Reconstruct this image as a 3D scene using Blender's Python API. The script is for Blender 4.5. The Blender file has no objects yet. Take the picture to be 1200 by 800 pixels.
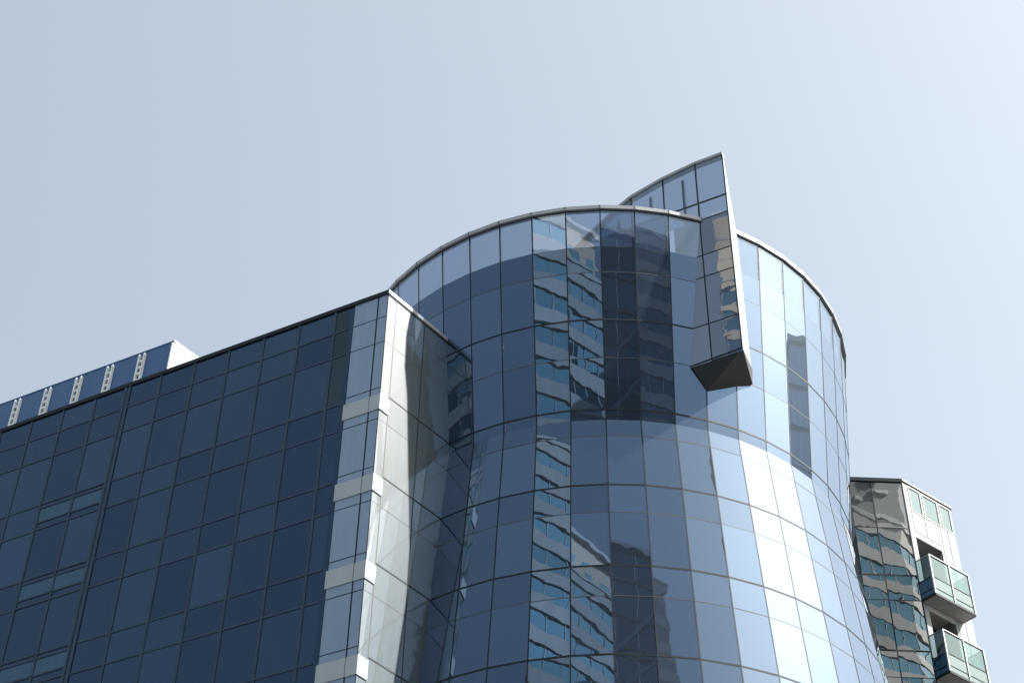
import bpy, bmesh, math, random
from mathutils import Vector as V

random.seed(11)
D = bpy.data
SC = bpy.context.scene
COL = SC.collection
R_ = math.radians

# ---------------------------------------------------------------- materials
def new_mat(name):
    m = D.materials.new(name); m.use_nodes = True
    nt = m.node_tree
    for n in list(nt.nodes): nt.nodes.remove(n)
    out = nt.nodes.new('ShaderNodeOutputMaterial')
    return m, nt, out

def N(nt, t, **kw):
    n = nt.nodes.new(t)
    for k, v in kw.items():
        if k.startswith('i_'):
            n.inputs[k[2:].replace('_', ' ')].default_value = v
        else: setattr(n, k, v)
    return n

def math_node(nt, op, a, b=None):
    n = nt.nodes.new('ShaderNodeMath'); n.operation = op
    for i, x in enumerate((a, b)):
        if x is None: continue
        if isinstance(x, (int, float)): n.inputs[i].default_value = x
        else: nt.links.new(x, n.inputs[i])
    return n.outputs[0]

def ripple(nt, wave=0.004, fine=0.0012, pillow=0.003):
    """the unevenness of real glazing: long waves, roller marks and a slight pillow in each pane"""
    L = nt.links.new
    tc = N(nt, 'ShaderNodeTexCoord')
    n1 = N(nt, 'ShaderNodeTexNoise', i_Scale=1.0, i_Detail=0.6); L(tc.outputs['Object'], n1.inputs['Vector'])
    n2 = N(nt, 'ShaderNodeTexNoise', i_Scale=2.8, i_Detail=0.4); L(tc.outputs['Object'], n2.inputs['Vector'])
    sx = N(nt, 'ShaderNodeSeparateXYZ'); L(tc.outputs['UV'], sx.inputs[0])
    u, v = sx.outputs[0], sx.outputs[1]
    uu = math_node(nt, 'MULTIPLY', u, math_node(nt, 'SUBTRACT', 1.0, u))
    vv = math_node(nt, 'MULTIPLY', v, math_node(nt, 'SUBTRACT', 1.0, v))
    ph = math_node(nt, 'POWER', math_node(nt, 'MULTIPLY', math_node(nt, 'MULTIPLY', uu, vv), 16.0), 1.0)
    b = None
    for src, d in ((n1.outputs['Fac'], wave), (n2.outputs['Fac'], fine), (ph, pillow)):
        if d <= 0: continue
        bn = N(nt, 'ShaderNodeBump'); bn.inputs['Strength'].default_value = 1.0
        bn.inputs['Distance'].default_value = d
        L(src, bn.inputs['Height'])
        if b: L(b, bn.inputs['Normal'])
        b = bn.outputs['Normal']
    return b

def glass_mat(name, base, f0, tint, clear=None, wave=0.004, fine=0.0012, pillow=0.003, edge=1.0, rough=0.0, dirt=0.0, power=4.2, glare=0.0, gr_rough=0.38, gr_col=(0.72, 0.86, 1.0)):
    """coated glass: a reflection that grows with grazing angle over a dark backing, or over what shows through it"""
    m, nt, out = new_mat(name)
    L = nt.links.new
    nrm = ripple(nt, wave, fine, pillow)
    lw = N(nt, 'ShaderNodeLayerWeight'); lw.inputs['Blend'].default_value = 0.5
    p = math_node(nt, 'POWER', lw.outputs['Facing'], power)
    oi = N(nt, 'ShaderNodeObjectInfo')
    vary = math_node(nt, 'ADD', math_node(nt, 'MULTIPLY', oi.outputs['Random'], 0.44), 0.78)
    fac = math_node(nt, 'ADD', math_node(nt, 'MULTIPLY', p, edge * (1 - f0)), math_node(nt, 'MULTIPLY', vary, f0))
    gl = N(nt, 'ShaderNodeBsdfGlossy'); gl.inputs['Roughness'].default_value = rough
    mixc = N(nt, 'ShaderNodeMix', data_type='RGBA')
    mixc.inputs[6].default_value = (*tint, 1); mixc.inputs[7].default_value = (0.95, 0.97, 1, 1)
    L(math_node(nt, 'POWER', p, 0.55), mixc.inputs[0]); L(mixc.outputs[2], gl.inputs['Color'])
    if nrm: L(nrm, gl.inputs['Normal'])
    if clear:
        b = N(nt, 'ShaderNodeBsdfTransparent'); b.inputs['Color'].default_value = (*clear, 1)
        df = N(nt, 'ShaderNodeBsdfDiffuse'); df.inputs['Color'].default_value = (*base, 1)
        ms = N(nt, 'ShaderNodeMixShader'); ms.inputs[0].default_value = 0.12
        L(b.outputs[0], ms.inputs[1]); L(df.outputs[0], ms.inputs[2]); b = ms
    else:
        b = N(nt, 'ShaderNodeBsdfDiffuse'); b.inputs['Color'].default_value = (*base, 1)
        # each pane a touch different behind the glass, with faint streaks of dirt
        tc = N(nt, 'ShaderNodeTexCoord')
        mp = N(nt, 'ShaderNodeMapping'); mp.inputs['Scale'].default_value = (2.2, 2.2, 0.22)
        L(tc.outputs['Object'], mp.inputs[0])
        nz = N(nt, 'ShaderNodeTexNoise', i_Scale=1.3, i_Detail=4.0); L(mp.outputs[0], nz.inputs['Vector'])
        hs = N(nt, 'ShaderNodeMix', data_type='RGBA')
        hs.inputs[6].default_value = (*[c * (1 - dirt) for c in base], 1); hs.inputs[7].default_value = (*[min(1, c * (1 + dirt)) for c in base], 1)
        L(nz.outputs['Fac'], hs.inputs[0]); L(hs.outputs[2], b.inputs['Color'])
    if glare:                                             # thin film of dust that scatters the sun's glare
        gr = N(nt, 'ShaderNodeBsdfGlossy'); gr.inputs['Roughness'].default_value = gr_rough; gr.inputs['Color'].default_value = (*gr_col, 1)
        mg = N(nt, 'ShaderNodeMixShader'); mg.inputs[0].default_value = glare
        L(b.outputs[0], mg.inputs[1]); L(gr.outputs[0], mg.inputs[2]); b = mg
    mx = N(nt, 'ShaderNodeMixShader')
    L(fac, mx.inputs[0]); L(b.outputs[0], mx.inputs[1]); L(gl.outputs[0], mx.inputs[2])
    L(mx.outputs[0], out.inputs[0])
    return m

def plain_mat(name, col, rough=0.5, metal=0.0, var=0.12, scale=3.0, bump=0.0, spec=0.5, streak=False):
    m, nt, out = new_mat(name)
    L = nt.links.new
    p = N(nt, 'ShaderNodeBsdfPrincipled')
    p.inputs['Roughness'].default_value = rough; p.inputs['Metallic'].default_value = metal
    p.inputs['Specular IOR Level'].default_value = spec
    tc = N(nt, 'ShaderNodeTexCoord')
    src = tc.outputs['Object']
    if streak:
        mp = N(nt, 'ShaderNodeMapping'); mp.inputs['Scale'].default_value = (1.5, 1.5, 0.2); L(src, mp.inputs[0]); src = mp.outputs[0]
    nz = N(nt, 'ShaderNodeTexNoise', i_Scale=scale, i_Detail=5.0); L(src, nz.inputs['Vector'])
    mx = N(nt, 'ShaderNodeMix', data_type='RGBA')
    mx.inputs[6].default_value = (*[c * (1 - var) for c in col], 1)
    mx.inputs[7].default_value = (*[min(1, c * (1 + var)) for c in col], 1)
    L(nz.outputs['Fac'], mx.inputs[0]); L(mx.outputs[2], p.inputs['Base Color'])
    if bump:
        bn = N(nt, 'ShaderNodeBump'); bn.inputs['Distance'].default_value = bump; L(nz.outputs['Fac'], bn.inputs['Height']); L(bn.outputs[0], p.inputs['Normal'])
    L(p.outputs[0], out.inputs[0])
    return m

M = {}
M['drum'] = glass_mat('blue_mirror_glass', (0.006, 0.012, 0.024), 0.135, (0.31, 0.56, 1.0), wave=0.0013, fine=0.0003, pillow=0.0013, power=2.6, glare=0.028, gr_rough=0.48)
M['clear'] = glass_mat('clear_blue_glass', (0.10, 0.14, 0.2), 0.13, (0.70, 0.84, 1.0), clear=(0.62, 0.68, 0.77), wave=0.0016, fine=0.0004, pillow=0.0012)
M['navy'] = glass_mat('dark_navy_glass', (0.007, 0.013, 0.028), 0.095, (0.38, 0.64, 1.0), wave=0.002, fine=0.0006, pillow=0.0015, dirt=0.35)
M['green'] = glass_mat('dark_green_glass', (0.008, 0.018, 0.022), 0.05, (0.6, 0.85, 0.95), wave=0.002, fine=0.0006, pillow=0.0015)
M['louvre_glass'] = glass_mat('louvre_blue_glass', (0.012, 0.04, 0.075), 0.10, (0.5, 0.8, 1.0), wave=0.01, fine=0.003, pillow=0.003, dirt=0.6)
M['pale'] = glass_mat('pale_backed_glass', (0.055, 0.08, 0.092), 0.19, (0.82, 0.93, 1.0), wave=0.0009, fine=0.0004, pillow=0.001, edge=0.8, dirt=0.2, glare=0.05, gr_col=(1.0, 0.98, 0.95))
M['periwinkle'] = glass_mat('blue_grey_backed_glass', (0.25, 0.335, 0.47), 0.07, (0.75, 0.88, 1.0), wave=0.002, fine=0.0006, pillow=0.0015, dirt=0.12)
M['fin_low'] = glass_mat('fin_blue_grey_glass', (0.11, 0.14, 0.20), 0.17, (0.72, 0.84, 1.0), wave=0.0018, fine=0.0006, pillow=0.001)
M['grey_glass'] = glass_mat('grey_mirror_glass', (0.03, 0.035, 0.04), 0.34, (0.90, 0.96, 1.0), wave=0.0025, fine=0.0004, pillow=0.0015)
M['teal'] = glass_mat('teal_window_glass', (0.012, 0.05, 0.08), 0.28, (0.40, 0.80, 0.98), wave=0.003, fine=0.0, pillow=0.0)
M['slate'] = glass_mat('dark_slate_glass', (0.012, 0.022, 0.03), 0.08, (0.6, 0.85, 1.0), wave=0.003, fine=0.0, pillow=0.0)
M['deepblue'] = glass_mat('deep_blue_glass', (0.02, 0.05, 0.10), 0.10, (0.55, 0.8, 1.0), wave=0.003, fine=0.0, pillow=0.0)
M['hazeblue'] = glass_mat('grey_blue_office_glass', (0.40, 0.52, 0.66), 0.16, (0.7, 0.85, 1.0), wave=0.003, fine=0.0, pillow=0.0, dirt=0.4)
M['balcony_clear'] = glass_mat('balcony_clear_glass', (0.16, 0.21, 0.21), 0.06, (0.8, 0.95, 1.0), clear=(0.64, 0.75, 0.74), wave=0.002, fine=0.0, pillow=0.001)
M['balcony_pale'] = glass_mat('balcony_frosted_glass', (0.15, 0.205, 0.2), 0.05, (0.9, 0.97, 1.0), wave=0.002, fine=0.0, pillow=0.001)
M['window_pale'] = glass_mat('pale_apartment_glass', (0.11, 0.15, 0.16), 0.08, (0.7, 0.88, 0.95), wave=0.003, fine=0.001, pillow=0.001)
M['interior'] = glass_mat('dark_interior_glass', (0.02, 0.024, 0.026), 0.06, (0.8, 0.95, 1.0), wave=0.003, fine=0.001, pillow=0.001)
M['dark_metal'] = plain_mat('dark_grey_metal', (0.022, 0.027, 0.034), 0.6, 0.0, 0.2, spec=0.15)
M['cap_metal'] = plain_mat('navy_painted_metal', (0.034, 0.064, 0.105), 0.5, 0.0, 0.25, spec=0.25)
M['bright_metal'] = plain_mat('brushed_aluminium', (0.085, 0.088, 0.09), 0.6, 0.0, 0.12, spec=0.2)
M['coping'] = plain_mat('light_grey_coping', (0.36, 0.37, 0.39), 0.45, 0.2, 0.08)
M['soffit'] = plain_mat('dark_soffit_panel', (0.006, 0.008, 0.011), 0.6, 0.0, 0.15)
M['white'] = plain_mat('white_panel', (0.50, 0.49, 0.48), 0.8, 0.0, 0.06, scale=1.2, spec=0.15, streak=True)
M['band'] = plain_mat('pale_spandrel_panel', (0.45, 0.50, 0.54), 0.7, 0.0, 0.06, scale=1.2, spec=0.15, streak=True)
M['bracket_white'] = plain_mat('white_bracket_paint', (0.78, 0.80, 0.81), 0.5, 0.0, 0.05)
M['apt_panel'] = plain_mat('white_apartment_panel', (0.36, 0.37, 0.385), 0.8, 0.0, 0.07, scale=1.2, spec=0.1, streak=True)
M['concrete'] = plain_mat('grey_concrete', (0.42, 0.40, 0.375), 0.85, 0.0, 0.22, scale=0.9, bump=0.01, streak=True)
M['beige'] = plain_mat('beige_stone', (0.60, 0.47, 0.33), 0.8, 0.0, 0.15, scale=0.7, streak=True)
M['slab'] = plain_mat('balcony_concrete', (0.36, 0.34, 0.32), 0.85, 0.0, 0.3, scale=2.5, bump=0.006)
M['roof'] = plain_mat('roof_gravel', (0.25, 0.25, 0.24), 0.9, 0.0, 0.3, scale=6)
M['ground'] = plain_mat('paving_ground', (0.075, 0.075, 0.078), 0.9, 0.0, 0.25, scale=0.25)
M['screen_blue'] = plain_mat('blue_painted_panel', (0.040, 0.115, 0.27), 0.4, 0.0, 0.12, scale=0.6)
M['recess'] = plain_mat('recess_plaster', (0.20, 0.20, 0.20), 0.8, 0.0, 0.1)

# ---------------------------------------------------------------- mesh helpers
class MB:
    def __init__(self): self.v = []; self.f = []; self.uv = []
    def face(self, pts, uvs=None):
        i = len(self.v); self.v += [V(p) for p in pts]
        self.f.append(tuple(range(i, i + len(pts))))
        self.uv.append(uvs or [(0.5, 0.5)] * len(pts))
    def slab(self, pts, n, t, uv=True):
        """pane: outline pts counter-clockwise seen from outside, outside normal n, thickness t going inwards"""
        n = V(n).normalized(); pts = [V(p) for p in pts]; back = [p - n * t for p in pts]
        if len(pts) == 4: uvs = [(0, 0), (1, 0), (1, 1), (0, 1)]
        else:
            o = pts[0]; ax = (pts[1] - o).normalized(); ay = n.cross(ax)
            a = [((p - o).dot(ax), (p - o).dot(ay)) for p in pts]
            w = max(1e-6, max(x for x, _ in a) - min(x for x, _ in a)); h = max(1e-6, max(y for _, y in a) - min(y for _, y in a))
            x0 = min(x for x, _ in a); y0 = min(y for _, y in a)
            uvs = [((x - x0) / w, (y - y0) / h) for x, y in a]
        self.face(pts, uvs); self.face(back[::-1])
        k = len(pts)
        for i in range(k):
            j = (i + 1) % k
            self.face([pts[j], pts[i], back[i], back[j]])
    def bar(self, a, b, w, n, out, inn):
        """straight bar from a to b, w wide, standing out from the surface with normal n and reaching inn behind it"""
        a = V(a); b = V(b); n = V(n).normalized(); d = (b - a).normalized(); s = d.cross(n).normalized() * (w / 2)
        r = []
        for p in (a, b):
            r.append([p - s + n * out, p + s + n * out, p + s - n * inn, p - s - n * inn])
        self.hexa(r[0], r[1])
    def hexa(self, q0, q1):
        self.face(q0); self.face(q1[::-1])
        for i in range(4):
            j = (i + 1) % 4
            self.face([q0[j], q0[i], q1[i], q1[j]])
    def prism(self, poly, z0, z1, cap=True):
        k = len(poly)
        lo = [V((x, y, z0)) for x, y in poly]; hi = [V((x, y, z1)) for x, y in poly]
        for i in range(k):
            j = (i + 1) % k
            self.face([lo[i], lo[j], hi[j], hi[i]], [(0, 0), (1, 0), (1, 1), (0, 1)])
        if cap: self.face(hi); self.face(lo[::-1])
    def box(self, o, ax, ay, az):
        """box from corner o with edge vectors ax, ay, az (right-handed)"""
        o, ax, ay, az = V(o), V(ax), V(ay), V(az)
        q0 = [o, o + ax, o + ax + ay, o + ay]
        self.hexa(q0[::-1], [p + az for p in q0][::-1])
    def add(self, other):
        i = len(self.v); self.v += other.v; self.f += [tuple(x + i for x in f) for f in other.f]; self.uv += other.uv
    def build(self, name, mat, parent=None, bevel=0.0):
        base = BASE.get(parent.name, V((0, 0, 0))) if parent else V((0, 0, 0))
        me = D.meshes.new(name); me.from_pydata([tuple(p - base) for p in self.v], [], self.f)
        ul = me.uv_layers.new(name='UVMap')
        k = 0
        for f, u in zip(self.f, self.uv):
            for c in u: ul.data[k].uv = c; k += 1
        me.materials.append(mat if not isinstance(mat, str) else M[mat])
        bm = bmesh.new(); bm.from_mesh(me); bmesh.ops.remove_doubles(bm, verts=bm.verts, dist=1e-5)
        bmesh.ops.recalc_face_normals(bm, faces=bm.faces); bm.to_mesh(me); bm.free()
        o = D.objects.new(name, me); COL.objects.link(o)
        if parent: o.parent = parent; BASE[o.name] = base
        if bevel:
            b = o.modifiers.new('bevel', 'BEVEL'); b.width = bevel; b.segments = 2; b.limit_method = 'ANGLE'
        return o

BASE = {}
def thing(name, label, cat, loc, group=None):
    o = D.objects.new(name, None); o.location = loc; COL.objects.link(o)
    o['label'] = label; o['category'] = cat
    if group: o['group'] = group
    o.empty_display_size = 2
    BASE[o.name] = V(loc)
    return o

def structure(o): o['kind'] = 'structure'; return o

# ---------------------------------------------------------------- camera
F_PX, PITCH, ROLL = 1975.37, R_(42.148), R_(1.0013)
cam = D.cameras.new('camera'); cam.sensor_width = 36; cam.lens = 36 * F_PX / 1200
cam.clip_end = 6000; cam.clip_start = 0.1
co = D.objects.new('camera', cam); COL.objects.link(co); SC.camera = co
EYE = 1.6
from mathutils import Matrix
co.matrix_world = Matrix.Translation((0, 0, EYE)) @ Matrix.Rotation(R_(90) + PITCH, 4, 'X') @ Matrix.Rotation(ROLL, 4, 'Z')
# all heights below were surveyed from the lens; the ground lies EYE below it
def up(z): return z + EYE

CPX, CPY = math.cos(PITCH), math.sin(PITCH)
def project(p):
    x, y, z = p[0], p[1], p[2] - EYE
    d = y * CPX + z * CPY; u = -y * CPY + z * CPX
    if d < 1: return None
    c, s = math.cos(ROLL), math.sin(ROLL)
    return (600 + F_PX * (x * c + u * s) / d, 400 - F_PX * (-x * s + u * c) / d)

def image_area(pts):
    q = [project(p) for p in pts]
    if any(a is None for a in q): return 0
    q = [(min(max(x, 0), 1200), min(max(y, 0), 800)) for x, y in q]
    return abs(sum(q[i][0] * q[(i + 1) % len(q)][1] - q[(i + 1) % len(q)][0] * q[i][1] for i in range(len(q)))) / 2

class Panes:
    """collects the panes of one building; the hundred largest in view become parts of their own, the rest one part"""
    def __init__(self): self.items = []
    def add(self, pts, n, mat, t=0.024, tilt=0.0016, facing=True):
        n = V(n).normalized(); pts = [V(p) for p in pts]
        c = sum(pts, V((0, 0, 0))) / len(pts)
        ax = (pts[1] - pts[0]).normalized(); ay = n.cross(ax)
        a, b = random.gauss(0, tilt), random.gauss(0, tilt)
        q = [p + n * ((p - c).dot(ax) * a + (p - c).dot(ay) * b) for p in pts]
        ar = image_area(pts) if (c - V((0, 0, EYE))).dot(n) < 0 else 0
        self.items.append((ar, q, n, mat, t))
    def build(self, parent, name='glass_pane', limit=100):
        self.items.sort(key=lambda i: -i[0])
        rest = {}
        for k, (ar, q, n, mat, t) in enumerate(self.items):
            m = MB(); m.slab(q, n, t)
            if k < limit and ar > 30: m.build(name, mat, parent)
            else: rest.setdefault(mat, MB()).add(m)
        for mat, m in rest.items():
            o = m.build(name, mat, parent); o['kind'] = 'stuff'

# ---------------------------------------------------------------- ground
g = MB(); g.face([(-2500, -2500, 0), (2500, -2500, 0), (2500, 2500, 0), (-2500, 2500, 0)])
structure(g.build('ground', 'ground'))

# ---------------------------------------------------------------- round tower
AX, AY = 4.3477, 63.2382
RB, SU, SL, ZB = 11.0527, 0.0831, 0.0877, 43.1114
PHI0, DPHI = R_(-17.3368), R_(7.3082)
ZR, ZD1, ZT1, ZD2, ZT2, ZD3 = 54.2734, 52.2130, 50.7861, 48.2092, 46.2179, 43.6355
DZ = [ZD3 - 4.0 * k for k in range(0, 11)]               # floor lines D3, D4 ...
TT = 1.405
def RAD(z):
    d = z - ZB
    if d > 0: return RB + SU * d
    return RB - SL * max(d, 27.6 - ZB)
cols = list(range(-9, 16))
angs = [PHI0 + DPHI * c for c in cols]
rest = 2 * math.pi - (angs[-1] - angs[0])
nb = 26
back = [angs[-1] + rest * (i + 1) / nb for i in range(nb - 1)]
ALL = angs + back
NA = len(ALL)
def DP(a, z, off=0.0):
    r = RAD(z) + off
    return V((AX + r * math.sin(a), AY - r * math.cos(a), up(z)))
tower = thing('round_tower', 'round blue mirror glass tower with narrow waist and sail shaped fin at its rim', 'tower', (AX, AY, 0))
rows = [(ZR, ZD1, 'clear'), (ZD1, ZT1, 'drum'), (ZT1, ZD2, 'drum'), (ZD2, ZT2, 'drum'), (ZT2, ZD3, 'drum'), (ZD3, ZB, 'drum'), (ZB, ZD3 - TT, 'drum')]
for k in range(0, len(DZ) - 1):
    rows.append((DZ[k] - TT, DZ[k + 1], 'drum'))
    rows.append((DZ[k + 1], DZ[k + 1] - TT, 'drum'))
P = Panes()
for i in range(NA):
    a0, a1 = ALL[i], ALL[(i + 1) % NA]
    if i == NA - 1: a1 += 2 * math.pi
    am = (a0 + a1) / 2
    for zt, zb, mat in rows:
        if zb < 0.3: continue
        p = [DP(a0, zb), DP(a1, zb), DP(a1, zt), DP(a0, zt)]
        n = (p[1] - p[0]).cross(p[3] - p[0]).normalized()
        P.add(p, n, mat, tilt=0.0 if mat == 'clear' else 0.0012)
P.build(tower)
# vertical joints
low = DZ[-1] - TT
for i in range(NA):
    a = ALL[i]; n = V((math.sin(a), -math.cos(a), 0))
    m = MB()
    for z0, z1 in ((ZR, ZB), (ZB, 27.6), (27.6, low)):
        m.bar(DP(a, z0), DP(a, z1), 0.052, n, 0.006, 0.10)
    m.build('mullion', 'dark_metal', tower)
def ring(z, w, out, inn, mat, name, off=0.0):
    m = MB()
    for i in range(NA):
        a0, a1 = ALL[i], ALL[(i + 1) % NA]
        if i == NA - 1: a1 += 2 * math.pi
        r = RAD(z)
        def c(a, o, dz): return V((AX + (r + o) * math.sin(a), AY - (r + o) * math.cos(a), up(z) + dz))
        m.hexa([c(a0, out, -w / 2), c(a0, out, w / 2), c(a0, -inn, w / 2), c(a0, -inn, -w / 2)],
               [c(a1, out, -w / 2), c(a1, out, w / 2), c(a1, -inn, w / 2), c(a1, -inn, -w / 2)])
    return m.build(name, mat, tower)
for z in [ZD2] + DZ: ring(z, 0.08, 0.009, 0.08, 'dark_metal', 'transom')
for z in [ZT1, ZT2] + [d - TT for d in DZ]: ring(z, 0.028, 0.006, 0.06, 'bright_metal', 'transom')
ring(ZR + 0.03, 0.08, -0.01, 0.10, 'dark_metal', 'parapet_gasket')
ring(ZR + 0.17, 0.20, 0.09, 0.22, 'coping', 'parapet_coping')
for a in ALL[:25]:
    n = V((math.sin(a), -math.cos(a), 0)); c = V((AX, AY, 0)) + n * (RAD(ZR + .17) + 0.09)
    m = MB(); m.bar(c + V((0, 0, up(ZR + .075))), c + V((0, 0, up(ZR + .265))), 0.035, n, 0.006, 0.05)
    m.build('coping_joint', 'dark_metal', tower)
# roof deck and solid core behind the glass
m = MB(); m.prism([(AX + (RAD(ZD1) - 0.05) * math.sin(a), AY - (RAD(ZD1) - 0.05) * math.cos(a)) for a in ALL], up(ZD1 - 0.35), up(ZD1 - 0.02))
m.build('roof', 'roof', tower)

# ---------------------------------------------------------------- fin on the tower
LA, RA = R_(152.0562), R_(50.6960)
nl = V((-0.46860569, -0.88340744, 0)); dl = V((-0.88340744, 0.46860569, 0))
nr = V((0.77379649, -0.63343429, 0)); dr = V((0.63343429, 0.77379649, 0))
FA = V((7.63538, 52.24477, 0))
def FP(s, z, off=0.0): return FA - dl * s + nl * off + V((0, 0, up(z)))
def fin_top(s):
    t = [(-6.2, 54.4), (-5.0, 55.75), (-3.3, 57.0), (-2.54, 57.45), (-0.93, 57.90), (0.7, 58.14), (2.07, 58.16)]
    for (s0, z0), (s1, z1) in zip(t, t[1:]):
        if s0 <= s <= s1: return z0 + (z1 - z0) * (s - s0) / (s1 - s0)
    return t[0][1] if s < t[0][0] else t[-1][1]
FE = 2.07
fin_end = MB()
tip = FP(FE, 58.2); fb = FP(FE, 46.28)
rimp = V((9.99446616, 52.68431339, up(54.150581))); c1 = V((10.12391783, 53.43811431, up(47.00195))); c2 = V((10.07040846, 53.48421426, up(46.1997)))
dpt = V((8.02931394, 52.64617409, up(45.04877)));  apt_ = V((7.47, 52.33, up(46.11)))
n_end = -dl
fin_end.slab([fb, c1, rimp, tip + (-nl) * 0.08, tip], n_end, 0.05)
fin = fin_end.build('fin', 'apt_panel', tower)
cl = [(-5.0, -4.15), (-4.15, -2.54), (-2.54, -0.93), (-0.93, 0.70), (0.70, FE)]
for s0, s1 in cl:
    zs = [46.15, 48.20, 50.95, 52.25, 54.42, 55.55] if s1 > 0.71 else ([54.6 - 2.3, 55.55] if s1 > -3 else [54.6 - 2.3])
    zs = zs + [None]
    if s1 == 0.70:
        zs = [46.10, 48.20, 50.95, 52.25, 54.42, 55.55, None]
    for z0, z1 in zip(zs, zs[1:]):
        lo0 = z0 + (0.15 if (z0 == 46.15) else 0)
        a = FP(s0 if not (s1 == 0.70 and z0 < 54) else -0.55, z0); b = FP(s1, z0)
        if z1 is None: c = FP(s1, fin_top(s1)); d = FP(s0, fin_top(s0))
        else: c = FP(s1, z1); d = FP(s0 if not (s1 == 0.70 and z0 < 54) else -0.55, z1)
        mm = MB(); tl = random.gauss(0, 0.0012)
        mm.slab([a, b, c, d], nl, 0.024)
        mm.build('fin_pane', 'clear' if (z0 > 54 or z1 is None) else 'fin_low', fin)
m = MB()
for s in (-4.15, -2.54, -0.93, 0.70):
    m.bar(FP(s, 46.12 if s > 0 else 52.3), FP(s, fin_top(s)), 0.06, nl, 0.008, 0.10)
for z, s0 in ((48.20, -0.5), (52.25, -0.5), (50.95, -0.5), (55.55, -2.54)):
    m.bar(FP(s0, z), FP(FE, z), 0.05, nl, 0.010, 0.06)
m.bar(FP(FE - 0.03, 46.3), FP(FE - 0.03, 58.1), 0.05, nl, 0.012, 0.05)
m.bar(FP(-0.3, 46.17), FP(FE, 46.31), 0.06, nl, 0.014, 0.06)
m.build('fin_frame', 'dark_metal', fin)
m = MB(); m.bar(FP(0.70, 54.44), FP(FE, 54.44), 0.045, nl, 0.02, 0.05); m.build('fin_transom', 'bright_metal', fin)
m = MB()
tops = [-6.2, -5.0, -3.3, -2.54, -0.93, 0.70, FE]
for s0, s1 in zip(tops, tops[1:]):
    m.bar(FP(s0, fin_top(s0) + 0.06), FP(s1, fin_top(s1) + 0.06), 0.14, nl, 0.06, 0.30)
m.build('fin_coping', 'coping', fin)
m = MB()
for s in (-1.75, -0.12, -3.4):
    m.bar(FP(s, 52.3), FP(s, fin_top(s) - 0.1), 0.12, nl, -0.45, 0.60)
m.build('fin_post', 'dark_metal', fin)
# folded soffit under the fin
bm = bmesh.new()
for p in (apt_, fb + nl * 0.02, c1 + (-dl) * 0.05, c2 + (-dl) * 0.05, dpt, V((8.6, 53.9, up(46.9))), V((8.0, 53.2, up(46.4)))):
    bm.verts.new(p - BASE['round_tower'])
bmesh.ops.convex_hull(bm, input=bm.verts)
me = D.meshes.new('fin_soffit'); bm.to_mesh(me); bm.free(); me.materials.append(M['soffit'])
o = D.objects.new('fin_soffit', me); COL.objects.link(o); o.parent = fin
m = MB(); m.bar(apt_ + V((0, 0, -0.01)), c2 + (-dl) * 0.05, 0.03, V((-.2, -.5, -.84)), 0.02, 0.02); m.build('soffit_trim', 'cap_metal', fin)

# ---------------------------------------------------------------- office wing on the left
C0 = V((-5.2142, 51.2891, 0))
def LP(s, z, off=0.0): return C0 + dl * s + nl * off + V((0, 0, up(z)))
def RP(s, z, off=0.0): return C0 + dr * s + nr * off + V((0, 0, up(z)))
wing = thing('office_wing', 'dark navy glass office block with a pale sunlit corner left of the round tower', 'office building', (C0.x, C0.y, 0))
ZTOP = 49.00
Zr1, Zr2 = 47.75, 46.34
MS = [13.508 - 1.8196 * i for i in range(6, -18, -1)]     # 2.59, 4.41 ... 44.4
lev = [ZTOP, Zr1, Zr2]
for k in range(11):
    lev += [DZ[k], DZ[k] - TT]
lev = [z for z in lev if z > 0.5]
lev.append(0.2 - EYE)
P = Panes()
edges = [1.87] + MS
for s0, s1 in zip(edges, edges[1:]):
    louv = (13.4 < s0 < 13.6) or (15.2 < s0 < 15.5)
    for zt, zb in zip(lev, lev[1:]):
        mat = 'navy'
        if s0 < 2 and zb > 43: mat = 'green'
        if louv and zt in DZ:
            k = zt
            for a, b, mt in ((k, k - 0.20, 'navy'), (k - 0.20, k - 1.0, 'louvre_glass'), (k - 1.0, k - 1.36, 'navy')):
                P.add([LP(s1, b), LP(s0, b), LP(s0, a), LP(s1, a)], nl, mt)
            P.add([LP(s1, zb), LP(s0, zb), LP(s0, k - 1.36), LP(s1, k - 1.36)], nl, 'navy')
        else:
            P.add([LP(s1, zb), LP(s0, zb), LP(s0, zt), LP(s1, zt)], nl, mat)
# corner bay, front side
for s0, s1 in ((0.0, 0.485), (0.485, 1.66)):
    for zt, zb in zip(lev, lev[1:]):
        P.add([LP(s1, zb), LP(s0, zb), LP(s0, zt), LP(s1, zt)], nl, 'periwinkle', tilt=0.001)
# return wall
for s0, s1 in ((0.0, 0.52), (0.52, 2.31), (2.31, 4.6)):
    for zt, zb in zip(lev, lev[1:]):
        P.add([RP(s0, zb), RP(s1, zb), RP(s1, zt), RP(s0, zt)], nr, 'pale', tilt=0.001)
P.build(wing)
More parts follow.
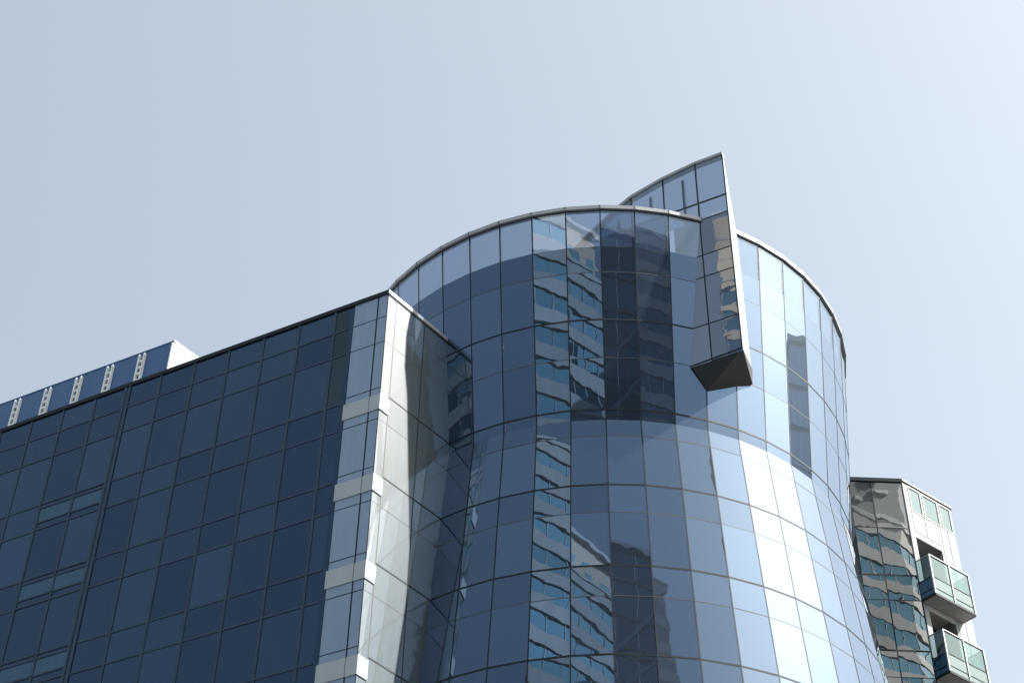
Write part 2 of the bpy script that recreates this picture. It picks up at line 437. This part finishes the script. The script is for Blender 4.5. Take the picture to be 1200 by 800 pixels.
# the blank strip beside the corner bay
m = MB(); m.slab([LP(1.87, 0.2 - EYE), LP(1.66, 0.2 - EYE), LP(1.66, ZTOP), LP(1.87, ZTOP)], nl, 0.05); m.build('blank_strip', 'navy', wing)
for s in MS:
    m = MB()
    if abs(s - 13.508) < 0.01:
        m.bar(LP(s + 0.12, 0.2 - EYE), LP(s + 0.12, ZTOP), 0.12, nl, 0.05, 0.1)
        m.bar(LP(s - 0.12, 0.2 - EYE), LP(s - 0.12, ZTOP), 0.10, nl, 0.05, 0.1)
        m.bar(LP(s, 0.2 - EYE), LP(s, ZTOP), 0.14, nl, 0.018, 0.1)
    else:
        m.bar(LP(s, 0.2 - EYE), LP(s, ZTOP), 0.11, nl, 0.03, 0.1)
    m.build('mullion', 'cap_metal', wing)
for z in lev[1:-1]:
    m = MB(); e = MS[-1]
    start = 1.90
    if z in DZ or z + TT in DZ:
        m.bar(LP(start, z), LP(13.33, z), 0.09, nl, 0.024, 0.1)
        m.bar(LP(17.15, z), LP(e, z), 0.09, nl, 0.024, 0.1)
        if z in DZ:
            for dz in (0.03, -0.20, -1.0, -1.36): m.bar(LP(13.69, z + dz), LP(17.15, z + dz), 0.09, nl, 0.030, 0.1)
    else:
        m.bar(LP(start, z), LP(e, z), 0.09, nl, 0.024, 0.1)
    m.build('transom', 'cap_metal', wing)
# corner bay joints
m = MB()
m.bar(LP(0.485, 0.2 - EYE), LP(0.485, ZTOP), 0.055, nl, 0.01, 0.08)
m.bar(LP(1.65, 0.2 - EYE), LP(1.65, ZTOP), 0.03, nl, 0.006, 0.06)
m.bar(LP(0.012, 0.2 - EYE), LP(0.012, ZTOP), 0.03, nl, 0.008, 0.05)
for z in [Zr1, Zr2] + [d + 0.22 for d in DZ] + [d - TT for d in DZ]:
    m.bar(LP(0.02, z), LP(1.65, z), 0.035, nl, 0.008, 0.05)
m.build('corner_joint', 'dark_metal', wing)
for s in (0.52, 2.31):
    m = MB(); m.bar(RP(s, 0.2 - EYE), RP(s, ZTOP), 0.05, nr, 0.006, 0.08); m.build('mullion', 'bright_metal' if s < 1 else 'dark_metal', wing)
for d in DZ:
    m = MB(); m.bar(RP(0.53, d), RP(4.6, d), 0.07, nr, 0.010, 0.08); m.build('transom', 'dark_metal', wing)
for d in [Zr1, Zr2] + [d - TT for d in DZ]:
    m = MB(); m.bar(RP(0.02, d), RP(4.6, d), 0.022, nr, 0.005, 0.08); m.build('transom', 'bright_metal', wing)
# pale spandrel bands wrapping the corner, and copings
for d in DZ:
    z1, z0 = d - 0.15, d - 0.94
    m = MB()
    m.slab([LP(1.70, z0, .04), LP(0.50, z0, .04), LP(0.50, z1, .04), LP(1.70, z1, .04)], nl, 0.07)
    m.slab([LP(0.47, z0, .04), LP(0.0, z0, .04) + nr * .04, LP(0.0, z1, .04) + nr * .04, LP(0.47, z1, .04)], nl, 0.04)
    m.slab([RP(0.0, z0, .04) + nl * .04, RP(0.51, z0, .04), RP(0.51, z1, .04), RP(0.0, z1, .04) + nl * .04], nr, 0.04)
    m.build('spandrel_band', 'band', wing)
m = MB(); m.bar(LP(-0.05, ZTOP + .09), LP(45, ZTOP + .09), 0.20, nl, 0.07, 0.35); m.build('parapet_coping', 'dark_metal', wing)
m = MB(); m.bar(RP(-0.05, ZTOP + .09), RP(4.5, ZTOP + .09), 0.18, nr, 0.06, 0.30); m.build('return_coping', 'coping', wing)
m = MB(); m.bar(RP(0.0, ZTOP - .06), RP(4.5, ZTOP - .06), 0.08, nr, 0.02, 0.10); m.build('coping_gasket', 'dark_metal', wing)
# rest of the block: roof, rear walls
inner = [C0 + dl * 0.06 - nl * 0.12, C0 + dr * 3.8 - nr * 0.12, C0 + dr * 18 - nr * 0.12 , C0 + dl * 44 + dr * 18, C0 + dl * 44 - nl * 0.12]
m = MB(); m.prism([(p.x, p.y) for p in inner], 0.05, up(ZTOP - 0.5)); m.build('core', 'dark_metal', wing)
m = MB(); m.prism([(p.x, p.y) for p in inner], up(ZTOP - 0.49), up(ZTOP - 0.3)); m.build('roof', 'roof', wing)

# ---------------------------------------------------------------- rooftop screen
S0 = C0 - nl * 6.0
def SP(s, z, off=0.0): return S0 + dl * s + nl * off + V((0, 0, up(z)))
scr = thing('rooftop_screen', 'blue panelled rooftop screen with white ladder brackets above the navy facade', 'rooftop screen', tuple(SP(17, ZTOP - 0.3)))
zt, zb = 58.0, ZTOP - 0.3
br = [16.95] + [18.87 + 2.04 * k for k in range(11)]
for s0, s1 in zip(br, br[1:]):
    m = MB(); m.slab([SP(s1 - .01, zb), SP(s0 + .01, zb), SP(s0 + .01, zt), SP(s1 - .01, zt)], nl, 0.06); m.build('panel', 'screen_blue', scr)
for k, s in enumerate(br):
    m = MB()
    for ds in ((-0.17, 0.15) if k else (-0.02,)):
        m.bar(SP(s + ds, zb), SP(s + ds, zt - 0.22), 0.085 if k else 0.09, nl, 0.16, 0.0)
    if k:
        z = zb + 0.2
        while z < zt - 0.35:
            m.bar(SP(s - 0.17, z), SP(s + 0.15, z), 0.12, nl, 0.14, 0.03); z += 0.42
    m.build('bracket', 'bracket_white', scr)
m = MB(); m.bar(SP(16.9, zt + .02), SP(br[-1], zt + .02), 0.07, nl, 0.03, 0.08); m.build('top_rail', 'screen_blue', scr)
E0 = SP(16.86, 0) - V((0, 0, EYE))
m = MB(); m.slab([E0 + V((0, 0, up(zb))), E0 + dr * 7 + V((0, 0, up(zb))), E0 + dr * 7 + V((0, 0, up(zt + .03))), E0 + V((0, 0, up(zt + .03)))], nr, 0.06)
m.build('end_wall', 'apt_panel', scr)
m = MB(); m.bar(E0 + V((0, 0, up(zb))), E0 + V((0, 0, up(zt + .03))), 0.18, nr, 0.02, 0.02); m.build('end_trim', 'apt_panel', scr)

# ---------------------------------------------------------------- apartment building on the right
AB = V((21.9446, 75.0, 0)); SA = R_(38)
ad = V((math.cos(SA), math.sin(SA), 0)); an = V((math.sin(SA), -math.cos(SA), 0)); fy = V((0.0332, -0.99945, 0))
def XP(x, z, off=0.0): return V((x, 75.0 + (x - 21.9) * 0.0332 - off, up(z)))
def WP(s, z, off=0.0): return AB + ad * s + an * off + V((0, 0, up(z)))
apt = thing('apartment_building', 'slim apartment building with glass balconies, half hidden behind the round tower', 'apartment building', (20.5, 76, 0))
HF = 4.68
th = [51.5 - HF * k for k in range(-1, 11)]
XE = [18.92, 20.15, 21.88]
P = Panes()
levs = [57.72]
for k, t in enumerate(th):
    if k: levs.append(t)
    levs.append(t - 1.58)
levs = [z for z in levs if z > 0]
levs.append(0.1 - EYE)
for x0, x1 in zip(XE, XE[1:]):
    for a, b in zip(levs, levs[1:]):
        P.add([XP(x0, b), XP(x1, b), XP(x1, a), XP(x0, a)], fy, 'grey_glass', tilt=0.002)
P.build(apt)
m = MB(); m.bar(XP(20.15, 0.1 - EYE), XP(20.15, 57.72), 0.07, fy, 0.01, 0.08); m.build('mullion', 'dark_metal', apt)
m = MB(); m.bar(XP(21.90, 0.1 - EYE), XP(21.90, 57.72), 0.06, fy, 0.01, 0.08); m.build('mullion', 'dark_metal', apt)
for z in levs[1:-1]:
    thick = any(abs(z - t) < 0.01 for t in th)
    m = MB(); m.bar(XP(18.9, z), XP(21.87, z), 0.10 if thick else 0.035, fy, 0.012, 0.06); m.build('transom', 'dark_metal', apt)
m = MB(); m.bar(XP(18.85, 57.86), XP(21.96, 57.86), 0.24, fy, 0.08, 0.2); m.build('roof_cap', 'dark_metal', apt)
m = MB(); m.bar(WP(-0.02, 57.93), WP(4.2, 57.93), 0.10, an, 0.07, 0.2); m.build('roof_cap', 'white', apt)
m = MB(); m.bar(WP(0.0, 57.84), WP(4.2, 57.84), 0.06, an, 0.03, 0.1); m.build('cap_gasket', 'dark_metal', apt)
# side wall: piers and panels round the recessed loggias
def panel(mb, s0, s1, z0, z1, off=0.0, t=0.10):
    mb.slab([WP(s0, z0, off), WP(s1, z0, off), WP(s1, z1, off), WP(s0, z1, off)], an, t)
GAP = 0.015
w = MB()
panel(w, 0.03, 0.42, 0.1 - EYE, 57.80)
panel(w, 2.58, 2.78, 0.1 - EYE, 56.0)
for s0, s1 in ((0.46, 1.48), (1.53, 2.55)): panel(w, s0, s1, 54.64, 56.02)
for s0, s1 in ((0.44, 2.56),): panel(w, s0, s1, 54.25, 54.60)
for k in range(12):
    z1 = 56.03 - HF * k; z0 = z1 - HF + 0.02
    if z0 < 0: break
    mid = z0 + 1.3
    for s0, s1 in ((2.82, 3.41), (3.46, 4.10)):
        panel(w, s0, s1, max(z0, 0.1 - EYE), mid - 0.02); panel(w, s0, s1, mid + 0.02, z1)
w.build('wall', 'apt_panel', apt)
sides = [(0.14 + 0.30, 1.48), (1.60, 2.92), (3.04, 4.02)]
for k, (s0, s1) in enumerate(((0.46, 1.46), (1.60, 2.90), (3.06, 4.0))):
    m = MB(); panel(m, s0, s1, 56.20, 57.62, -0.02, 0.03); f = m.build('window', 'window_pale', apt)
    q = MB()
    for a, b in ((s0, s0 + .06), (s1 - .06, s1)): panel(q, a, b, 56.14, 57.68, 0.02, 0.08)
    for a, b in ((56.06, 56.14), (57.68, 57.78)): panel(q, s0 - .05, s1 + .05, a, b, 0.015, 0.08)
    q.build('window_frame', 'white', f)
w = MB()
for s0, s1 in ((1.48, 1.57), (2.93, 3.03), (4.03, 4.12)): panel(w, s0, s1, 56.05, 57.80, -0.004)
w.build('wall', 'apt_panel', apt)
# solid body behind, stepped back at the loggias
body = [AB + an * -0.14 + ad * 0.2 , AB + ad * 4.1 + an * -0.14, AB + ad * 4.1 + an * -7, V((18.95, 84, 0)), V((18.95, 75.12, 0)), V((21.6, 75.12, 0))]
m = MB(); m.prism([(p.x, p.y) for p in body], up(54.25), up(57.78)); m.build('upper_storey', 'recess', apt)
inn = [AB + ad * 0.2 + an * -1.35, AB + ad * 4.1 + an * -1.35, AB + ad * 4.1 + an * -7, V((18.95, 84, 0)), V((18.95, 75.12, 0)), V((21.3, 75.12, 0)), V((21.55, 75.3, 0))]
m = MB(); m.prism([(p.x, p.y) for p in inn], 0.05, up(54.24)); m.build('core', 'interior', apt)
m = MB()
m.slab([WP(0.42, 0.1 - EYE, -0.11), WP(0.42, 0.1 - EYE, -1.4), WP(0.42, 54.2, -1.4), WP(0.42, 54.2, -0.11)], ad, 0.06)
m.build('loggia_side', 'white', apt)
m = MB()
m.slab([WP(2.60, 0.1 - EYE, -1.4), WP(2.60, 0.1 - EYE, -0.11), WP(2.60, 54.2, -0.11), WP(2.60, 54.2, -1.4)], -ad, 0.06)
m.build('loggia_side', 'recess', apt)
for k in range(9):
    zt_ = 54.24 - HF * k; zf = 49.85 - HF * k
    m = MB(); m.box(WP(0.36, zf + .02, -1.36), ad * 2.3, an * 1.25, V((0, 0, 0.16))); m.build('loggia_floor', 'slab', apt)
    if k:
        m = MB(); panel(m, 0.42, 2.58, zt_ - 0.02, zt_ + 0.32, -0.01); m.build('loggia_head', 'white', apt)
    # balcony
    z0, z1 = zf, zf + 2.55; W = 0.9; s0, s1 = -0.02, 3.18; sm = 1.55
    m = MB(); m.box(WP(s0, z0, 0.0), ad * (s1 - s0), an * W, V((0, 0, 0.10)))
    bal = m.build('balcony', 'slab', apt)
    m = MB(); m.bar(WP(s0, z0 + .05, W), WP(s1, z0 + .05, W), 0.14, an, 0.05, 0.0)
    m.bar(WP(s0, z0 + .05, 0), WP(s0, z0 + .05, W), 0.14, -ad, 0.05, 0.0); m.bar(WP(s1, z0 + .05, 0), WP(s1, z0 + .05, W), 0.14, ad, 0.05, 0.0)
    m.build('slab_edge', 'dark_metal', bal)
    m = MB()
    for s in (s0, sm, s1): m.bar(WP(s, z0 + .1, W), WP(s, z1, W), 0.075, an, 0.05, 0.04)
    m.bar(WP(s0 - .03, z1, W), WP(s1 + .03, z1, W), 0.05, an, 0.055, 0.045)
    for s, dd in ((s0, -ad), (s1, ad)): m.bar(WP(s, z1, 0), WP(s, z1, W), 0.05, dd, 0.03, 0.03)
    m.build('railing_frame', 'coping', bal)
    for a, b in ((s0 + .05, sm - .05), (sm + .05, s1 - .05)):
        m = MB(); panel(m, a, b, z0 + 1.22, z1 - .03, W, 0.015); m.build('railing_glass', 'balcony_clear', bal)
        m = MB(); panel(m, a, b, z0 + 0.12, z0 + 0.44, W, 0.02); panel(m, a, b, z0 + 0.50, z0 + 1.15, W, 0.02); m.build('railing_panel', 'balcony_pale', bal)
    for s, dd, sg in ((s0, -ad, 1), (s1, ad, -1)):
        for a, b, mt, nm in ((z0 + 1.22, z1 - .03, 'balcony_clear', 'railing_glass'), (z0 + .12, z0 + .44, 'louvre_glass' if sg > 0 else 'balcony_pale', 'railing_panel'), (z0 + .50, z0 + 1.15, 'louvre_glass' if sg > 0 else 'balcony_pale', 'railing_panel')):
            p = [WP(s, a, 0.02), WP(s, a, W - .05), WP(s, b, W - .05), WP(s, b, 0.02)]
            if sg < 0: p = [p[1], p[0], p[3], p[2]]
            m = MB(); m.slab(p, dd, 0.015); m.build(nm, mt, bal)
    m = MB()
    for z in (z0 + .47, z0 + 1.185):
        m.bar(WP(s0, z, W), WP(s1, z, W), 0.045, an, 0.02, 0.02)
        for s, dd in ((s0, -ad), (s1, ad)): m.bar(WP(s, z, 0), WP(s, z, W), 0.045, dd, 0.02, 0.02)
    m.build('railing_rail', 'dark_metal', bal)
# narrow set-back bay left of the front
m = MB(); m.prism([(18.25, 76.2), (18.94, 76.2), (18.94, 82), (18.25, 82)], 0.05, up(57.6)); m.build('side_bay', 'window_pale', apt)
m = MB(); m.prism([(18.15, 76.1), (18.94, 76.1), (18.94, 82), (18.15, 82)], up(57.62), up(57.85)); m.build('roof_cap', 'coping', apt)

# ---------------------------------------------------------------- neighbours across the street, seen mirrored in the glass
def offset_poly(poly, d):
    k = len(poly); out = []
    for i in range(k):
        p0, p1, p2 = V(poly[i - 1]), V(poly[i]), V(poly[(i + 1) % k])
        a = (p1 - p0).normalized(); b = (p2 - p1).normalized()
        na, nb_ = V((a.y, -a.x)), V((b.y, -b.x)); m_ = (na + nb_); m_ = m_ / max(0.2, m_.dot(na))
        q = p1 + m_ * d; out.append((q.x, q.y))
    return out
def ccw(poly):
    a = sum(poly[i][0] * poly[(i + 1) % len(poly)][1] - poly[(i + 1) % len(poly)][0] * poly[i][1] for i in range(len(poly)))
    return poly if a > 0 else poly[::-1]
def block(name, label, cat, poly, H, fh, ratio, wall, glass, step=1.9, group=None, first=0):
    poly = ccw(poly)
    cx = sum(p[0] for p in poly) / len(poly); cy = sum(p[1] for p in poly) / len(poly)
    t = thing(name, label, cat, (cx, cy, 0), group)
    n = int(H / fh); z = H - n * fh
    m = MB(); m.prism(offset_poly(poly, 0.18), 0.02, z if z > 0.5 else 0.5); m.build('plinth', wall, t)
    for k in range(n):
        zz = z + k * fh
        m = MB(); m.prism(offset_poly(poly, 0.18), zz + fh * (1 - ratio), zz + fh); m.build('spandrel', wall, t)
        m = MB(); m.prism(poly, zz, zz + fh * (1 - ratio), False); b = m.build('window_band', glass, t)
        m = MB()
        for i in range(len(poly)):
            a, c = V(poly[i]), V(poly[(i + 1) % len(poly)]); d = (c - a); Ln = d.length; d.normalize(); nn = V((d.y, -d.x, 0))
            q = int(Ln / step)
            for j in range(q + 1):
                p = a + d * min(Ln - .05, max(.05, j * Ln / max(1, q)))
                m.bar(V((p.x, p.y, zz)), V((p.x, p.y, zz + fh * (1 - ratio))), 0.09, nn, 0.06, 0.02)
        m.build('window_frame', 'white', b)
    m = MB(); m.prism(offset_poly(poly, 0.3), H, H + 0.5); m.build('roof_coping', 'white', t)
    return t
def at(o, az, d):                                         # az measured from the street direction, positive to the right
    return (o[0] + d * math.sin(R_(az)), o[1] - d * math.cos(R_(az)))
tA, nA = V((.53, -.848, 0)), V((.848, .53, 0)); oA = V((-19.4, 6.7, 0))
pa = [oA - tA * 9, oA + tA * 27, oA + tA * 27 - nA * 8, oA - tA * 9 - nA * 8]
A_ = block('concrete_tower', 'grey concrete tower with teal window bands, mirrored in the middle of the round tower', 'tower', [(p.x, p.y) for p in pa], 96.5 + EYE, 3.4, 0.46, 'concrete', 'teal')
pp = [oA + tA * 15 - nA * 1, oA + tA * 26 - nA * 1, oA + tA * 26 - nA * 7, oA + tA * 15 - nA * 7]
m = MB(); m.prism(ccw([(p.x, p.y) for p in pp]), 96.9 + EYE, 102 + EYE); ph = m.build('penthouse', 'beige', A_)
m = MB(); m.prism(offset_poly(ccw([(p.x, p.y) for p in pp]), 0.4), 102.01 + EYE, 102.6 + EYE); m.build('penthouse_coping', 'white', ph)
for k in range(4):
    q = oA + tA * (17 + 2.5 * k) - nA * 1
    m = MB(); m.slab([q + V((0, 0, 97.9 + EYE)) + nA * .03, q + tA * 1.2 + V((0, 0, 97.9 + EYE)) + nA * .03, q + tA * 1.2 + V((0, 0, 99.6 + EYE)) + nA * .03, q + V((0, 0, 99.6 + EYE)) + nA * .03][::-1], nA, 0.05)
    m.build('window', 'teal', ph)
# dark braced office tower
c0 = (4.5, 52.0)
p1, p2 = V((*at(c0, 3.6, 59), 0)), V((*at(c0, 10.2, 62), 0))
dC = (p2 - p1).normalized(); nC = V((-dC.y, dC.x, 0)); 
if nC.y < 0: nC = -nC
pc = [p1, p2, p2 - nC * 9, p1 - nC * 9]
Ct = block('dark_office_tower', 'dark slate glass tower with diagonal braces, mirrored as the darkest column of the round tower', 'tower', [(p.x, p.y) for p in pc], 96.5 + EYE, 3.8, 0.10, 'dark_metal', 'slate', 2.2)
m = MB(); Lc = (p2 - p1).length
for k in range(9):
    z0 = 30 + 9.5 * k
    for e in (0, 4.7):
        if z0 + 6 + e > 94: continue
        m.bar(p1 + dC * .3 + nC * .25 + V((0, 0, z0 - 4 + e)), p2 - dC * .3 + nC * .25 + V((0, 0, z0 + 5.0 + e)), 0.35, nC, 0.2, 0.05)
m.build('diagonal_brace', 'cap_metal', Ct)
# farther banded tower
p1, p2 = V((*at((6, 52), 17.8, 73), 0)), V((*at((6, 52), 24.5, 78), 0))
dD = (p2 - p1).normalized(); nD = V((-dD.y, dD.x, 0)); nD = -nD if nD.y < 0 else nD
block('banded_tower', 'tall grey banded tower with dark teal windows, mirrored right of the darkest glass column', 'tower', [(p.x, p.y) for p in (p1, p2, p2 - nD * 10, p1 - nD * 10)], 108 + EYE, 3.6, 0.40, 'concrete', 'deepblue')
# blue block on the sunny side
block('blue_office_block', 'deep blue glass office block mirrored on the bright right flank of the round tower', 'office building', [(57, 59.0), (66, 59.0), (66, 63.8), (57, 63.8)], 82.5 + EYE, 3.8, 0.08, 'dark_metal', 'hazeblue', 2.4)
# beige stone tower
p1, p2 = V((-70.4, -24.5, 0)), V((-67.9, -26.8, 0)); e1 = V((-.70, -.714, 0))
pf = [(p.x, p.y) for p in (p1, p2, p2 + e1 * 18, p1 + e1 * 18)]
Ft = block('beige_stone_tower', 'beige stone tower with a glazed lower part, mirrored in the fin of the round tower', 'tower', pf, 155.5 + EYE, 4.4, 0.22, 'beige', 'teal', 2.4)
m = MB(); m.prism(offset_poly(ccw(pf), 0.1), 156.01 + EYE, 168 + EYE); cr = m.build('crown', 'beige', Ft)
m = MB()
for z in (159.5, 163.5): m.prism(offset_poly(ccw(pf), 0.16), z + EYE, z + 0.25 + EYE)
m.build('string_course', 'concrete', cr)
# slim banded block mirrored in the apartment building
p1, p2 = V((32.7, 27.5, 0)), V((39.2, 25.0, 0)); e1 = V((.68, -.73, 0))
block('slim_banded_block', 'slim concrete block with blue grey window bands, mirrored in the apartment building', 'apartment building', [(p.x, p.y) for p in (p1, p2, p2 + e1 * 8, p1 + e1 * 8)], 92 + EYE, 3.3, 0.42, 'concrete', 'teal', 1.6)
Gt = D.objects['slim_banded_block']
m = MB(); m.prism(ccw([(p.x, p.y) for p in (p1 + e1 * 1.5, p2 + e1 * 1.5, p2 + e1 * 8, p1 + e1 * 8)]), 92.51 + EYE, 107 + EYE); gp = m.build('penthouse', 'recess', Gt)
gd = (p2 - p1).normalized()
m = MB()
for a, b, z, w_ in ((0.8, 2.2, 96, .5), (3.0, 4.0, 99, .9), (3.4, 5.2, 97.6, .35), (1.6, 1.9, 100, 1.6)):
    q = p1 + e1 * 1.5 + gd * a; ng = V((gd.y, -gd.x, 0)); ng = ng if ng.y > 0 else -ng
    m.bar(q + V((0, 0, z)), q + gd * (b - a) + V((0, 0, z + .4)), w_, ng, 0.3, 0.05)
m.build('roof_plant', 'white', gp)

# ---------------------------------------------------------------- light
SUN_AZ, SUN_EL = -7.7, 46.0
sd = V((math.cos(R_(SUN_AZ)) * math.cos(R_(SUN_EL)), math.sin(R_(SUN_AZ)) * math.cos(R_(SUN_EL)), math.sin(R_(SUN_EL))))
sun = D.lights.new('sun', 'SUN'); sun.energy = 4.2; sun.angle = R_(0.53); sun.color = (1.0, 0.95, 0.88)
so = D.objects.new('sun', sun); COL.objects.link(so); so.rotation_euler = (-sd).to_track_quat('-Z', 'Y').to_euler(); so.location = (60, 0, 120)
wd = D.worlds.new('World'); SC.world = wd; wd.use_nodes = True
nt = wd.node_tree; bg = nt.nodes['Background']
sky = nt.nodes.new('ShaderNodeTexSky'); sky.sky_type = 'NISHITA'; sky.sun_disc = False
sky.sun_elevation = R_(SUN_EL); sky.sun_rotation = R_(90 - SUN_AZ)
sky.dust_density = 1.6; sky.air_density = 1.0; sky.ozone_density = 1.0; sky.altitude = 100
# summer haze: warm forward-scattered light round the sun laid over the blue of the clear sky
tcw = nt.nodes.new('ShaderNodeTexCoord')
vd = nt.nodes.new('ShaderNodeVectorMath'); vd.operation = 'DOT_PRODUCT'; vd.inputs[1].default_value = sd
nt.links.new(tcw.outputs['Generated'], vd.inputs[0])
G = 0.60
den = math_node(nt, 'POWER', math_node(nt, 'SUBTRACT', 1 + G * G, math_node(nt, 'MULTIPLY', vd.outputs['Value'], 2 * G)), 1.5)
ph_ = math_node(nt, 'DIVIDE', (1 - G * G) * 0.56, den)
zx = nt.nodes.new('ShaderNodeSeparateXYZ'); nt.links.new(tcw.outputs['Generated'], zx.inputs[0])
am_ = math_node(nt, 'POWER', math_node(nt, 'MAXIMUM', zx.outputs[2], 0.06), -0.6)    # more haze where the eye looks through more air
ph_ = math_node(nt, 'MULTIPLY', ph_, am_)
hv = nt.nodes.new('ShaderNodeVectorMath'); hv.operation = 'SCALE'; hv.inputs[0].default_value = (0.98, 0.96, 0.74)
nt.links.new(ph_, hv.inputs['Scale'])
sv = nt.nodes.new('ShaderNodeVectorMath'); sv.operation = 'SCALE'; sv.inputs['Scale'].default_value = 0.43
nt.links.new(sky.outputs[0], sv.inputs[0])
av = nt.nodes.new('ShaderNodeVectorMath'); av.operation = 'ADD'
nt.links.new(hv.outputs[0], av.inputs[0]); nt.links.new(sv.outputs[0], av.inputs[1]); iv = nt.nodes.new('ShaderNodeVectorMath'); iv.operation = 'ADD'; iv.inputs[1].default_value = (0.84, 0.92, 0.92)
nt.links.new(av.outputs[0], iv.inputs[0]); nt.links.new(iv.outputs[0], bg.inputs[0])
bg.inputs[1].default_value = 0.10

SC.view_settings.view_transform = 'Standard'; SC.view_settings.look = 'None'
SC.view_settings.exposure = 1.6; SC.view_settings.gamma = 1.0; SC.view_settings.use_curve_mapping = False
SC.cycles.caustics_reflective = False; SC.cycles.caustics_refractive = False
SC.cycles.max_bounces = 10; SC.cycles.glossy_bounces = 6; SC.cycles.transparent_max_bounces = 12; SC.cycles.diffuse_bounces = 3
